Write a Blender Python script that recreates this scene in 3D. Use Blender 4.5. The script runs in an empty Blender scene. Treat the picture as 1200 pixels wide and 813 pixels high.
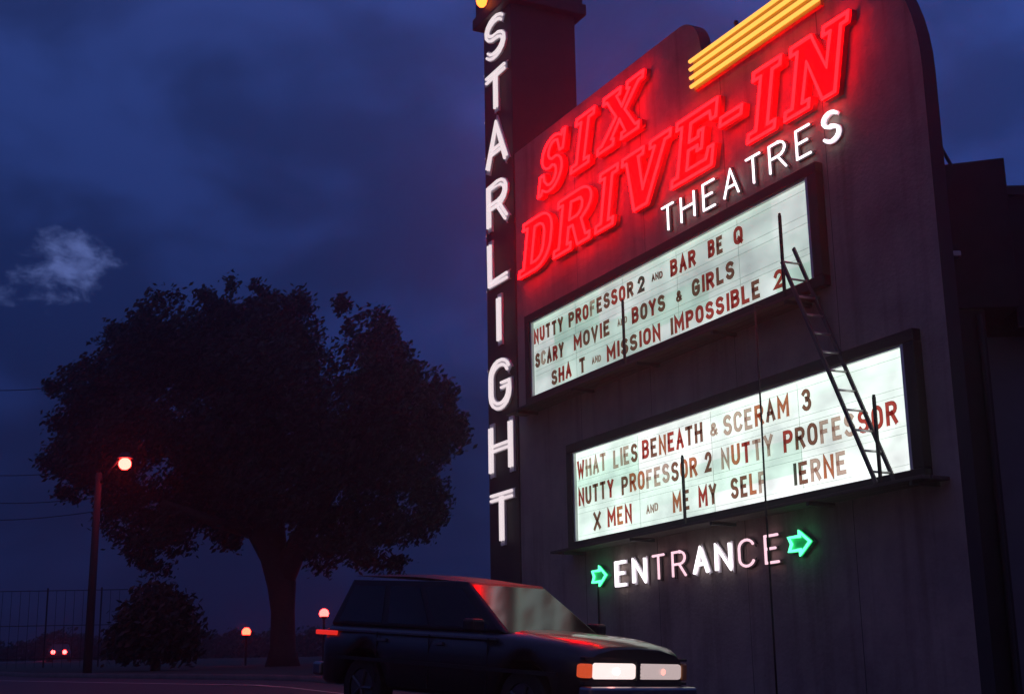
import bpy, math, random
from mathutils import Vector, Matrix
R = math.radians
random.seed(7)
scene = bpy.context.scene
col = scene.collection

# ------------------------------------------------------------------ camera
CAM_Z = 1.2
cam = bpy.data.cameras.new('camera')
cam.sensor_width = 36.0
cam.lens = 49.11
cam.clip_start = 0.1
cam.clip_end = 6000
cam_o = bpy.data.objects.new('camera', cam)
col.objects.link(cam_o)
M = Matrix(((0.99985912, 0.01678512, 0.0), (0.00406782, -0.24231257, -0.97018971), (-0.01628475, 0.97005303, -0.24234671)))
cam_o.matrix_world = Matrix.Translation((0, 0, CAM_Z)) @ M.to_4x4()
scene.camera = cam_o

# ------------------------------------------------------------------ world: dusk sky with torn clouds
SUN_EL, SUN_ROT = R(-3.0), R(200)
SKY_STRENGTH = 0.12
world = bpy.data.worlds.new('World')
scene.world = world
world.use_nodes = True
nt = world.node_tree
nt.nodes.clear()
def nd(t, **k):
    n = nt.nodes.new(t)
    for a, b in k.items(): setattr(n, a, b)
    return n
out = nd('ShaderNodeOutputWorld'); bg = nd('ShaderNodeBackground')
sky = nd('ShaderNodeTexSky', sky_type='NISHITA', sun_disc=False)
sky.sun_elevation = SUN_EL; sky.sun_rotation = SUN_ROT; sky.altitude = 50
tc = nd('ShaderNodeTexCoord'); sep = nd('ShaderNodeSeparateXYZ')
L = nt.links.new
L(tc.outputs['Generated'], sep.inputs[0])
ramp = nd('ShaderNodeValToRGB')                       # the blue hour: deeper towards the ground
els = ramp.color_ramp.elements
els[0].position = 0.0; els[0].color = (0.0070, 0.0090, 0.046, 1)
els[1].position = 1.0; els[1].color = (0.060, 0.070, 0.27, 1)
for p, c in ((0.12, (0.0075, 0.0145, 0.066)), (0.26, (0.0108, 0.0265, 0.126)), (0.42, (0.0195, 0.0420, 0.185)), (0.60, (0.034, 0.054, 0.22))):
    e = els.new(p); e.color = (*c, 1)
L(sep.outputs['Z'], ramp.inputs[0])
def noise(scale, detail, rough, stretch=(1, 1, 1), off=(0, 0, 0), dist=0.0):
    m = nd('ShaderNodeMapping'); m.inputs['Scale'].default_value = stretch; m.inputs['Location'].default_value = off
    L(tc.outputs['Generated'], m.inputs[0])
    n = nd('ShaderNodeTexNoise'); n.inputs['Scale'].default_value = scale; n.inputs['Detail'].default_value = detail
    n.inputs['Roughness'].default_value = rough; n.inputs['Distortion'].default_value = dist
    L(m.outputs[0], n.inputs['Vector']); return n
def maprange(src, a, b, c, d, smooth=True):
    m = nd('ShaderNodeMapRange', interpolation_type='SMOOTHSTEP' if smooth else 'LINEAR')
    m.inputs['From Min'].default_value = a; m.inputs['From Max'].default_value = b
    m.inputs['To Min'].default_value = c; m.inputs['To Max'].default_value = d
    L(src, m.inputs['Value']); return m.outputs[0]
def mth(op, a, b):
    m = nd('ShaderNodeMath', operation=op)
    for i, v in enumerate((a, b)):
        if isinstance(v, (int, float)): m.inputs[i].default_value = v
        else: L(v, m.inputs[i])
    return m.outputs[0]
def mixc(fac, a, b, mode='MIX'):
    m = nd('ShaderNodeMix', data_type='RGBA', blend_type=mode)
    for s, v in ((m.inputs[0], fac), (m.inputs[6], a), (m.inputs[7], b)):
        if isinstance(v, (int, float)): s.default_value = v
        elif isinstance(v, tuple): s.default_value = v
        else: L(v, s)
    return m.outputs[2]
big = noise(6.5, 6, 0.50, (1, 1, 1.5), (0.3, 0.2, 0.6), 0.3)
dark = maprange(big.outputs[0], 0.38, 0.64, 0.72, 1.24)
base = mixc(1.0, ramp.outputs[0], dark, 'MULTIPLY')
# one brighter torn cloud low on the left
cdir = Vector((-0.3070, 0.9080, 0.2900)).normalized()
vm = nd('ShaderNodeVectorMath', operation='SUBTRACT'); vm.inputs[1].default_value = cdir
L(tc.outputs['Generated'], vm.inputs[0])
ms = nd('ShaderNodeVectorMath', operation='MULTIPLY'); ms.inputs[1].default_value = (1.0, 1.0, 1.35)
L(vm.outputs[0], ms.inputs[0])
ln = nd('ShaderNodeVectorMath', operation='LENGTH'); L(ms.outputs[0], ln.inputs[0])
near = mth('SUBTRACT', 1.0, mth('DIVIDE', ln.outputs['Value'], 0.050))
fine = noise(34.0, 9, 0.62, (1, 1, 1.5), (0.1, 0, 0.45), 0.2)
# mauve afterglow added to the unseen sky behind the photographer, to light the wall
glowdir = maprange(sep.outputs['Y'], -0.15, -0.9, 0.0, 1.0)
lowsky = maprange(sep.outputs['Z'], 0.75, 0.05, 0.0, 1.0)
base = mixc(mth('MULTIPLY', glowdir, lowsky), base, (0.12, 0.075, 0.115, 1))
# the sky pales a little to the right
rt = maprange(sep.outputs['X'], -0.25, 0.40, 0.90, 1.22)
base = mixc(1.0, base, rt, 'MULTIPLY')
puff = maprange(mth('ADD', mth('MULTIPLY', near, 0.42), mth('MULTIPLY', fine.outputs[0], 1.35)), 0.78, 1.24, 0.0, 0.85)
gate = maprange(ln.outputs['Value'], 0.075, 0.04, 0.0, 1.0)
base = mixc(mth('MULTIPLY', puff, gate), base, (0.110, 0.160, 0.43, 1))
nish = nd('ShaderNodeVectorMath', operation='SCALE'); nish.inputs['Scale'].default_value = 0.02
L(sky.outputs[0], nish.inputs[0])
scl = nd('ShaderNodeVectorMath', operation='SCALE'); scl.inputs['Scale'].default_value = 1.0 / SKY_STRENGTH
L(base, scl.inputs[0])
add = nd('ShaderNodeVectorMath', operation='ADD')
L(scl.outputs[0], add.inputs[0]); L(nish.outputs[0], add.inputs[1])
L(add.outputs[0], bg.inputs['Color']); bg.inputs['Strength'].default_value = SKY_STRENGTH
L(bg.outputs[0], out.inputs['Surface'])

vs = scene.view_settings
vs.view_transform = 'Standard'; vs.look = 'None'; vs.exposure = 0.0; vs.gamma = 1.0; vs.use_curve_mapping = False
scene.render.engine = 'CYCLES'
cy = scene.cycles
cy.use_denoising = True
cy.max_bounces = 6; cy.diffuse_bounces = 3; cy.glossy_bounces = 4; cy.transmission_bounces = 4
cy.sample_clamp_indirect = 6.0

# emission levels of the lit things
RED_E, WHITE_E, YEL_E, GRN_E, UP_E, LOW_E = 27.0, 2.2, 1.7, 2.4, 0.66, 1.12

# ------------------------------------------------------------------ materials
MATS = {}
def mat(name, c, rough=0.7, metal=0.0, var=0.0, scale=3.0, bump=0.0, bscale=20.0, coat=0.0, ior=1.45, stretch=(1, 1, 1)):
    if name in MATS: return MATS[name]
    m = bpy.data.materials.new(name); m.use_nodes = True
    t = m.node_tree; b = t.nodes['Principled BSDF']
    b.inputs['Base Color'].default_value = (*c, 1); b.inputs['Roughness'].default_value = rough
    b.inputs['Metallic'].default_value = metal; b.inputs['IOR'].default_value = ior
    b.inputs['Coat Weight'].default_value = coat; b.inputs['Coat Roughness'].default_value = 0.04
    if var or bump:
        tcn = t.nodes.new('ShaderNodeTexCoord'); mp = t.nodes.new('ShaderNodeMapping')
        mp.inputs['Scale'].default_value = stretch
        t.links.new(tcn.outputs['Object'], mp.inputs[0])
    if var:
        n = t.nodes.new('ShaderNodeTexNoise'); n.inputs['Scale'].default_value = scale; n.inputs['Detail'].default_value = 7
        n.inputs['Roughness'].default_value = 0.65
        t.links.new(mp.outputs[0], n.inputs['Vector'])
        r = t.nodes.new('ShaderNodeValToRGB')
        r.color_ramp.elements[0].position = 0.3; r.color_ramp.elements[1].position = 0.72
        r.color_ramp.elements[0].color = (*[max(0, x * (1 - var)) for x in c], 1)
        r.color_ramp.elements[1].color = (*[min(1, x * (1 + var)) for x in c], 1)
        t.links.new(n.outputs[0], r.inputs[0]); t.links.new(r.outputs[0], b.inputs['Base Color'])
    if bump:
        n2 = t.nodes.new('ShaderNodeTexNoise'); n2.inputs['Scale'].default_value = bscale; n2.inputs['Detail'].default_value = 6
        t.links.new(mp.outputs[0], n2.inputs['Vector'])
        bp = t.nodes.new('ShaderNodeBump'); bp.inputs['Strength'].default_value = bump; bp.inputs['Distance'].default_value = 0.02
        t.links.new(n2.outputs[0], bp.inputs['Height']); t.links.new(bp.outputs[0], b.inputs['Normal'])
    MATS[name] = m
    return m
def glow(name, c, s):
    if name in MATS: return MATS[name]
    m = bpy.data.materials.new(name); m.use_nodes = True
    b = m.node_tree.nodes['Principled BSDF']
    b.inputs['Base Color'].default_value = (0.02, 0.02, 0.02, 1); b.inputs['Roughness'].default_value = 0.3
    b.inputs['Emission Color'].default_value = (*c, 1); b.inputs['Emission Strength'].default_value = s
    MATS[name] = m
    return m
def acrylic(name, c):
    """thin coloured acrylic letter: light from the lit panel behind comes through it"""
    if name in MATS: return MATS[name]
    m = bpy.data.materials.new(name); m.use_nodes = True
    t = m.node_tree; b = t.nodes['Principled BSDF']; o = t.nodes['Material Output']
    b.inputs['Base Color'].default_value = (*c, 1); b.inputs['Roughness'].default_value = 0.4
    tr = t.nodes.new('ShaderNodeBsdfTranslucent'); tr.inputs[0].default_value = (*c, 1)
    mx = t.nodes.new('ShaderNodeMixShader'); mx.inputs[0].default_value = 0.8
    t.links.new(b.outputs[0], mx.inputs[1]); t.links.new(tr.outputs[0], mx.inputs[2]); t.links.new(mx.outputs[0], o.inputs[0])
    MATS[name] = m
    return m
def panel_mat(name, c, s, seams):
    """white sign acrylic over fluorescent tubes: sheets of slightly different age, uneven tubes, dirt along the tracks"""
    m = bpy.data.materials.new(name); m.use_nodes = True
    t = m.node_tree; b = t.nodes['Principled BSDF']; N = t.nodes.new; K = t.links.new
    tcn = N('ShaderNodeTexCoord'); sp = N('ShaderNodeSeparateXYZ'); K(tcn.outputs['Object'], sp.inputs[0])
    # sheets 1.5 m by 0.55 m, each with its own shade
    cb = N('ShaderNodeCombineXYZ')
    for ax, size, k in (('X', seams, 0), ('Z', 0.53, 1)):
        d = N('ShaderNodeMath'); d.operation = 'DIVIDE'; d.inputs[1].default_value = size; K(sp.outputs[ax], d.inputs[0])
        f = N('ShaderNodeMath'); f.operation = 'FLOOR'; K(d.outputs[0], f.inputs[0]); K(f.outputs[0], cb.inputs[k])
    wn = N('ShaderNodeTexWhiteNoise'); wn.noise_dimensions = '2D'; K(cb.outputs[0], wn.inputs['Vector'])
    rr = N('ShaderNodeValToRGB')
    e = rr.color_ramp.elements
    e[0].color = (c[0] * .66, c[1] * .88, c[2] * .76, 1); e[1].color = (c[0], c[1], c[2], 1); e[1].position = .75
    K(wn.outputs['Value'], rr.inputs[0])
    n = N('ShaderNodeTexNoise'); n.inputs['Scale'].default_value = 0.9; n.inputs['Detail'].default_value = 4
    mp = N('ShaderNodeMapping'); mp.inputs['Scale'].default_value = (1, 1, 1.6); K(tcn.outputs['Object'], mp.inputs[0]); K(mp.outputs[0], n.inputs['Vector'])
    mr = N('ShaderNodeMapRange'); mr.inputs[1].default_value = .3; mr.inputs[2].default_value = .7; mr.inputs[3].default_value = s * .62; mr.inputs[4].default_value = s * 1.25
    K(n.outputs[0], mr.inputs[0])
    b.inputs['Base Color'].default_value = (.6, .62, .6, 1); b.inputs['Roughness'].default_value = .35
    K(rr.outputs[0], b.inputs['Emission Color']); K(mr.outputs[0], b.inputs['Emission Strength'])
    return m

def stucco_wall():
    m = mat('sign_stucco', (0.42, 0.35, 0.30), 0.88, var=0.14, scale=0.9, bump=0.45, bscale=16)
    t = m.node_tree; b = t.nodes['Principled BSDF']; N = t.nodes.new; K = t.links.new
    src = b.inputs['Base Color'].links[0].from_socket
    tcn = N('ShaderNodeTexCoord')
    mp = N('ShaderNodeMapping'); mp.inputs['Scale'].default_value = (3.2, 1, .2); K(tcn.outputs['Object'], mp.inputs[0])
    n1 = N('ShaderNodeTexNoise'); n1.inputs['Scale'].default_value = 1.0; n1.inputs['Detail'].default_value = 6; n1.inputs['Roughness'].default_value = .6; K(mp.outputs[0], n1.inputs['Vector'])
    r1 = N('ShaderNodeValToRGB'); r1.color_ramp.elements[0].position = .50; r1.color_ramp.elements[0].color = (1, 1, 1, 1)
    r1.color_ramp.elements[1].position = .74; r1.color_ramp.elements[1].color = (.66, .62, .60, 1); K(n1.outputs[0], r1.inputs[0])
    n2 = N('ShaderNodeTexNoise'); n2.inputs['Scale'].default_value = .55; n2.inputs['Detail'].default_value = 8; n2.inputs['Roughness'].default_value = .7; K(tcn.outputs['Object'], n2.inputs['Vector'])
    r2 = N('ShaderNodeValToRGB'); r2.color_ramp.elements[0].position = .35; r2.color_ramp.elements[0].color = (.70, .67, .68, 1)
    r2.color_ramp.elements[1].position = .60; r2.color_ramp.elements[1].color = (1.08, 1.05, 1.0, 1); K(n2.outputs[0], r2.inputs[0])
    x1 = N('ShaderNodeMix'); x1.data_type = 'RGBA'; x1.blend_type = 'MULTIPLY'; x1.inputs[0].default_value = 1; K(src, x1.inputs[6]); K(r1.outputs[0], x1.inputs[7])
    x2 = N('ShaderNodeMix'); x2.data_type = 'RGBA'; x2.blend_type = 'MULTIPLY'; x2.inputs[0].default_value = 1; K(x1.outputs[2], x2.inputs[6]); K(r2.outputs[0], x2.inputs[7])
    K(x2.outputs[2], b.inputs['Base Color'])
    return m
m_edge = mat('dark_flashing', (0.025, 0.022, 0.025), 0.7, var=0.2)
m_wall = stucco_wall()
m_tower = mat('tower_dark_paint', (0.045, 0.030, 0.033), 0.6, var=0.25, scale=1.5)
m_frame = mat('marquee_frame_paint', (0.022, 0.017, 0.016), 0.6, var=0.3, scale=4)
m_trim = mat('white_trim', (0.75, 0.76, 0.74), 0.5)
m_deck = mat('weathered_planks', (0.08, 0.06, 0.055), 0.8, var=0.35, scale=5, stretch=(.3, 2, 2))
m_iron = mat('black_iron', (0.03, 0.03, 0.033), 0.55, metal=0.4)
m_ladder = mat('ladder_rail', (0.10, 0.09, 0.085), 0.5, metal=0.3)
m_rung = mat('worn_rung', (0.62, 0.60, 0.58), 0.4, metal=0.5)
m_redface = mat('red_letter_face', (0.55, 0.02, 0.03), 0.6)
m_whiteface = mat('white_letter_face', (0.80, 0.78, 0.80), 0.5)
m_greenface = mat('green_letter_face', (0.05, 0.60, 0.24), 0.4)
m_yelface = mat('ochre_band', (0.55, 0.36, 0.05), 0.5)
m_red = glow('red_neon', (1.0, 0.0013, 0.0020), RED_E)
m_white = glow('white_neon', (1.0, 0.90, 0.97), WHITE_E)
m_star = glow('tower_neon', (1.0, 0.86, 0.90), WHITE_E * .40)
m_pink = glow('pinkish_neon', (1.0, 0.62, 0.72), WHITE_E * .55)
m_yel = glow('yellow_neon', (1.0, 0.42, 0.07), YEL_E)
m_green = glow('green_neon', (0.10, 1.0, 0.42), GRN_E)
m_dark = mat('rear_building_paint', (0.022, 0.02, 0.022), 0.9, var=0.3)
m_blue = mat('rear_wall_paint', (0.12, 0.125, 0.15), 0.9, var=0.15, scale=1.2)
m_leaf = mat('leaf', (0.028, 0.036, 0.02), 0.7, var=0.3, scale=2.0)
m_bark = mat('bark', (0.05, 0.04, 0.032), 0.9, var=0.3, scale=6, bump=0.6, bscale=12)
m_wood = mat('pole_wood', (0.05, 0.04, 0.035), 0.9, var=0.3, scale=6, stretch=(3, 3, .3))

# ------------------------------------------------------------------ helpers
def link(o, parent=None):
    col.objects.link(o)
    if parent: o.parent = parent
    return o
def tag(o, label=None, cat=None, group=None, kind=None):
    for k, v in (('label', label), ('category', cat), ('group', group), ('kind', kind)):
        if v: o[k] = v
    return o
def empty(name, loc, rz=0.0, label=None, cat=None, group=None):
    o = bpy.data.objects.new(name, None); o.empty_display_size = 0.2
    link(o); o.location = loc; o.rotation_euler = (0, 0, rz)
    return tag(o, label, cat, group)
class MB:
    def __init__(s): s.v = []; s.f = []; s.mi = []; s.cur = 0
    def add(s, vs, fs):
        b = len(s.v); s.v += [tuple(p) for p in vs]
        for f in fs: s.f.append(tuple(b + i for i in f)); s.mi.append(s.cur)
    def box(s, x0, x1, y0, y1, z0, z1):
        s.add([(x0, y0, z0), (x1, y0, z0), (x1, y1, z0), (x0, y1, z0), (x0, y0, z1), (x1, y0, z1), (x1, y1, z1), (x0, y1, z1)],
              [(0, 3, 2, 1), (4, 5, 6, 7), (0, 1, 5, 4), (1, 2, 6, 5), (2, 3, 7, 6), (3, 0, 4, 7)])
    def tube(s, pts, rad, n=8, caps=True):
        pts = [Vector(p) for p in pts]
        if not isinstance(rad, (list, tuple)): rad = [rad] * len(pts)
        closed = (pts[0] - pts[-1]).length < 1e-6 and len(pts) > 3
        if closed: pts = pts[:-1]; rad = rad[:-1]
        m = len(pts); rings = []; ref = None; b = len(s.v)
        for i, p in enumerate(pts):
            a = pts[(i - 1) % m] if (closed or i > 0) else None
            c = pts[(i + 1) % m] if (closed or i < m - 1) else None
            d1 = (p - a).normalized() if a is not None else None
            d2 = (c - p).normalized() if c is not None else None
            t = (d1 + d2) if (d1 is not None and d2 is not None) else (d1 or d2)
            t = t.normalized() if t.length > 1e-6 else (d1 or d2)
            if ref is None:
                ref = Vector((0, 1, 0)) if abs(t.y) < .9 else Vector((1, 0, 0))
            e1 = (ref - t * ref.dot(t)).normalized(); e2 = t.cross(e1); ref = e1
            k = 1.0
            if d1 is not None and d2 is not None: k = min(1.5, 1.0 / max(.5, t.dot(d1)))
            for j in range(n):
                an = 2 * math.pi * j / n
                s.v.append(tuple(p + (e1 * math.cos(an) + e2 * math.sin(an) * k) * rad[i]))
        for i in range(m if closed else m - 1):
            i2 = (i + 1) % m
            for j in range(n):
                j2 = (j + 1) % n
                s.f.append((b + i * n + j, b + i * n + j2, b + i2 * n + j2, b + i2 * n + j)); s.mi.append(s.cur)
        if not closed and caps:
            s.f.append(tuple(b + j for j in reversed(range(n)))); s.mi.append(s.cur)
            s.f.append(tuple(b + (m - 1) * n + j for j in range(n))); s.mi.append(s.cur)
    def ball(s, c, r, n=10, sq=(1, 1, 1)):
        vs = []; fs = []; h = n // 2
        for i in range(h + 1):
            ph = math.pi * i / h
            for j in range(n):
                a = 2 * math.pi * j / n
                vs.append((c[0] + r * sq[0] * math.sin(ph) * math.cos(a), c[1] + r * sq[1] * math.sin(ph) * math.sin(a), c[2] + r * sq[2] * math.cos(ph)))
        for i in range(h):
            for j in range(n):
                j2 = (j + 1) % n
                fs.append((i * n + j, (i + 1) * n + j, (i + 1) * n + j2, i * n + j2))
        s.add(vs, fs)
    def build(s, name, mats, parent=None, origin=(0, 0, 0), smooth=False):
        me = bpy.data.meshes.new(name)
        me.from_pydata([(p[0] - origin[0], p[1] - origin[1], p[2] - origin[2]) for p in s.v], [], s.f)
        for m in (mats if isinstance(mats, (list, tuple)) else [mats]): me.materials.append(m)
        me.polygons.foreach_set('material_index', s.mi)
        if smooth: me.polygons.foreach_set('use_smooth', [True] * len(me.polygons))
        me.validate(); me.update()
        return link(bpy.data.objects.new(name, me), parent)
def bevel(o, w=0.02, seg=2):
    m = o.modifiers.new('bevel', 'BEVEL'); m.width = w; m.segments = seg; m.limit_method = 'ANGLE'; m.angle_limit = R(40)
    return o

# wall frame: local x runs along the wall towards the near end, local -y comes out of it
WALL = (4.72627544, 19.5); WALL_RZ = math.atan2(-0.893281304, 0.449498066)
UX, UY = 0.449498066, -0.893281304
NX, NY = -0.8932813, -0.44949807
def wpt(u, n, z): return (WALL[0] + UX * u + NX * n, WALL[1] + UY * u + NY * n, z)
MOUNT = {'neon_sign': (.10, -.05), 'neon_arrow': (.07, -.03), 'neon_bars': (.08, -.04)}
def wall_thing(name, u, n, z, label, cat, group=None):
    du, dz = MOUNT.get(name, (0, 0))     # the mounted signs sit a little nearer the road end and lower than their first survey
    o = empty(name, wpt(u + du, n, z + dz), WALL_RZ, label, cat, group)
    return o, (u, -n, z)              # children are written in wall coordinates (u, -out, z) and built with this origin

# ------------------------------------------------------------------ thin haze added to spread a glow round neon and lamps
HAZE = 0.0021
if HAZE:
    hm = bpy.data.materials.new('glow_haze'); hm.use_nodes = True
    ht_ = hm.node_tree; ht_.nodes.remove(ht_.nodes['Principled BSDF'])
    pv = ht_.nodes.new('ShaderNodeVolumePrincipled'); pv.inputs['Color'].default_value = (.9, .88, .95, 1)
    pv.inputs['Density'].default_value = HAZE; pv.inputs['Anisotropy'].default_value = 0.86
    ht_.links.new(pv.outputs[0], ht_.nodes['Material Output'].inputs['Volume'])
    mb = MB(); mb.box(-120, 120, -60, 260, -3, 24)
    hz_ = mb.build('haze', hm); tag(hz_, kind='stuff')

# ------------------------------------------------------------------ terrain, road
def sstep(a, b, x):
    t = min(1, max(0, (x - a) / (b - a))); return t * t * (3 - 2 * t)
def ground_z(x, y):
    xc = min(6.0, max(-4.0, x))
    g = (0.31 - 0.079 * xc) * sstep(4, 13, y)
    return 0.0335 * max(y, -20) * 1.0 + g
def grid(name, xs, ys, dz, m, cut=None):
    mb = MB(); nx = len(xs)
    for y in ys:
        for x in xs: mb.v.append((x, y, ground_z(x, y) + dz))
    for j in range(len(ys) - 1):
        for i in range(nx - 1):
            mb.f.append((j * nx + i, j * nx + i + 1, (j + 1) * nx + i + 1, (j + 1) * nx + i)); mb.mi.append(0)
    return mb.build(name, m, smooth=True)
def span(pts):
    o = []
    for a, b, n in pts: o += [a + (b - a) * i / n for i in range(n)]
    return o + [pts[-1][1]]
m_grass = mat('dark_verge', (0.045, 0.05, 0.03), 0.95, var=0.4, scale=1.5, bump=0.8, bscale=9)
m_asph = mat('asphalt', (0.038, 0.036, 0.036), 0.65, var=0.25, scale=2.5, bump=0.4, bscale=40)
m_curb = mat('concrete_curb', (0.14, 0.13, 0.12), 0.85, var=0.25, scale=3)
m_paint = mat('road_paint', (0.55, 0.52, 0.45), 0.7, var=0.3, scale=6)
xs = span([(-3000, -300, 9), (-300, -60, 12), (-60, -12, 16), (-12, -4, 4), (-4, 6, 10), (6, 60, 12), (60, 300, 8), (300, 3000, 9)])
ys = span([(-40, 0, 5), (0, 24, 24), (24, 80, 14), (80, 300, 12), (300, 3200, 12)])
tag(grid('ground', xs, ys, 0.0, m_grass), kind='structure')
def strip(name, line, halfw, dz, m, h=0.0):
    """a sheet following a centre line over the terrain"""
    mb = MB(); P = [Vector((a, b, 0)) for a, b in line]
    Q = []
    for i in range(len(P) - 1):
        k = 10
        for j in range(k): Q.append(P[i].lerp(P[i + 1], j / k))
    Q.append(P[-1])
    across = 7
    for i, p in enumerate(Q):
        t = (Q[min(i + 1, len(Q) - 1)] - Q[max(i - 1, 0)]).normalized(); n = Vector((-t.y, t.x, 0))
        for j in range(across):
            q = p + n * halfw * (2 * j / (across - 1) - 1)
            mb.v.append((q.x, q.y, ground_z(q.x, q.y) + dz))
    for i in range(len(Q) - 1):
        for j in range(across - 1):
            a = i * across + j
            mb.f.append((a, a + across, a + across + 1, a + 1)); mb.mi.append(0)
    o = mb.build(name, m, smooth=True)
    return o
road_line = [(14, 2.6), (7, 9.3), (-0.4, 16.6), (-7, 23.6), (-16, 34), (-26, 52), (-36, 84), (-44, 122), (-60, 200)]
def shift(line, d):
    o = []
    for i, p in enumerate(line):
        a = Vector(line[max(i - 1, 0)]); b = Vector(line[min(i + 1, len(line) - 1)]); t = (b - a).normalized()
        o.append((p[0] - t.y * d, p[1] + t.x * d))
    return o
tag(strip('road', road_line, 4.2, 0.03, m_asph), kind='structure')
tag(strip('road_marking', shift(road_line, -1.9), 0.07, 0.036, m_paint), kind='structure')
for d in (-4.3, 4.3):
    c = strip('curb', shift(road_line, d), 0.09, 0.13, m_curb)
    so = c.modifiers.new('solid', 'SOLIDIFY'); so.thickness = 0.2; so.offset = -1
    tag(c, kind='structure')

# ------------------------------------------------------------------ the sign wall
outl = [(-10.24, 0.0), (2.10, 0.0)]
for i in range(15):
    a = R(90 * i / 14); outl.append((0.10 + 2.0 * math.cos(a), 9.45 + 2.5 * math.sin(a)))
outl += [(-3.02, 11.95), (-3.06, 12.05)]
for i in range(9):
    a = R(10 + 80 * i / 8); outl.append((-3.68 + 0.6 * math.cos(a), 12.10 + 0.6 * math.sin(a)))
outl += [(-10.24, 12.70)]
TH = 0.24
sw, og = wall_thing('sign_wall', 2.1, 0, 0.0, 'tall plain stucco sign wall with a stepped rounded top, carrying the marquee boards', 'sign wall')
mb = MB(); n = len(outl)
mb.add([(u, 0, z) for u, z in outl], [tuple(range(n))])
mb.add([(u, TH, z) for u, z in outl], [tuple(reversed(range(n)))])
mb.cur = 1
mb.add([(u, 0, z) for u, z in outl] + [(u, TH, z) for u, z in outl], [(i, n + i, n + (i + 1) % n, (i + 1) % n) for i in range(n)])
mb.build('wall_panel', [m_wall, m_edge], sw, og)
mb = MB()                                                     # panel joints, conduit
for u in (-7.6, -5.1, -2.55, 0.0):
    mb.box(u - .004, u + .004, -.003, 0.002, 0.0, 11.9)
mb.build('joint_strip', m_edge, sw, og)
mb = MB(); mb.tube([(-7.12, -.03, 3.1), (-7.12, -.03, 0.0)], .018, 6)
mb.build('conduit', m_iron, sw, og)
mb = MB(); mb.tube([(-2.14, .1, 11.93), (-2.14, .1, 12.08)], .03, 6); mb.ball((-2.14, .1, 12.1), .045, 8)
mb.build('roof_stub', m_iron, sw, og)
mb = MB()                                                     # raking steel stays behind the wall
for u in (1.6, -3.0, -7.5):
    mb.box(u - .06, u + .06, TH, TH + .16, 0, 9.2)
mb.build('steel_post', m_iron, sw, og)

# ------------------------------------------------------------------ tower with the vertical name
tw, og = wall_thing('sign_tower', -10.95, -0.75, 0.0, 'tall slim dark tower at the far end of the sign wall, wider capped top', 'tower')
mb = MB(); mb.box(-11.66, -10.25, -.03, 1.62, 0, 16.34)
bevel(mb.build('shaft', m_tower, tw, og), .015)
mb = MB(); mb.box(-11.88, -10.06, -.22, 1.84, 16.34, 16.62); mb.box(-11.82, -10.12, -.16, 1.78, 16.62, 19.2)
bevel(mb.build('cap', m_tower, tw, og), .03)
for z, s in ((14.03, 1), (13.15, .9), (11.28, .8), (9.98, .7), (8.15, .6), (15.2, .5)):
    mb = MB(); mb.tube([(-11.67, .06, z - .03), (-11.74, .05, z - .03)], .012, 6); mb.cur = 1; mb.ball((-11.76, .04, z), .028, 8)
    mb.build('edge_bulb', [m_iron, glow('edge_bulb_light', (1, .75, .8), .55)], tw, og)
mb = MB(); mb.tube([(-11.12, -.16, 16.86), (-11.12, -.33, 16.86)], .05, 8)
lb = mb.build('lantern', m_iron, tw, og)
mb = MB(); mb.ball((-11.12, -.33, 16.74), .13, 12, (1, 1, 1.3))
mb.build('lantern_bulb', glow('amber_bulb', (1.0, .16, .02), 5.0), lb, og)
for c in lb.children: pass

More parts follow.
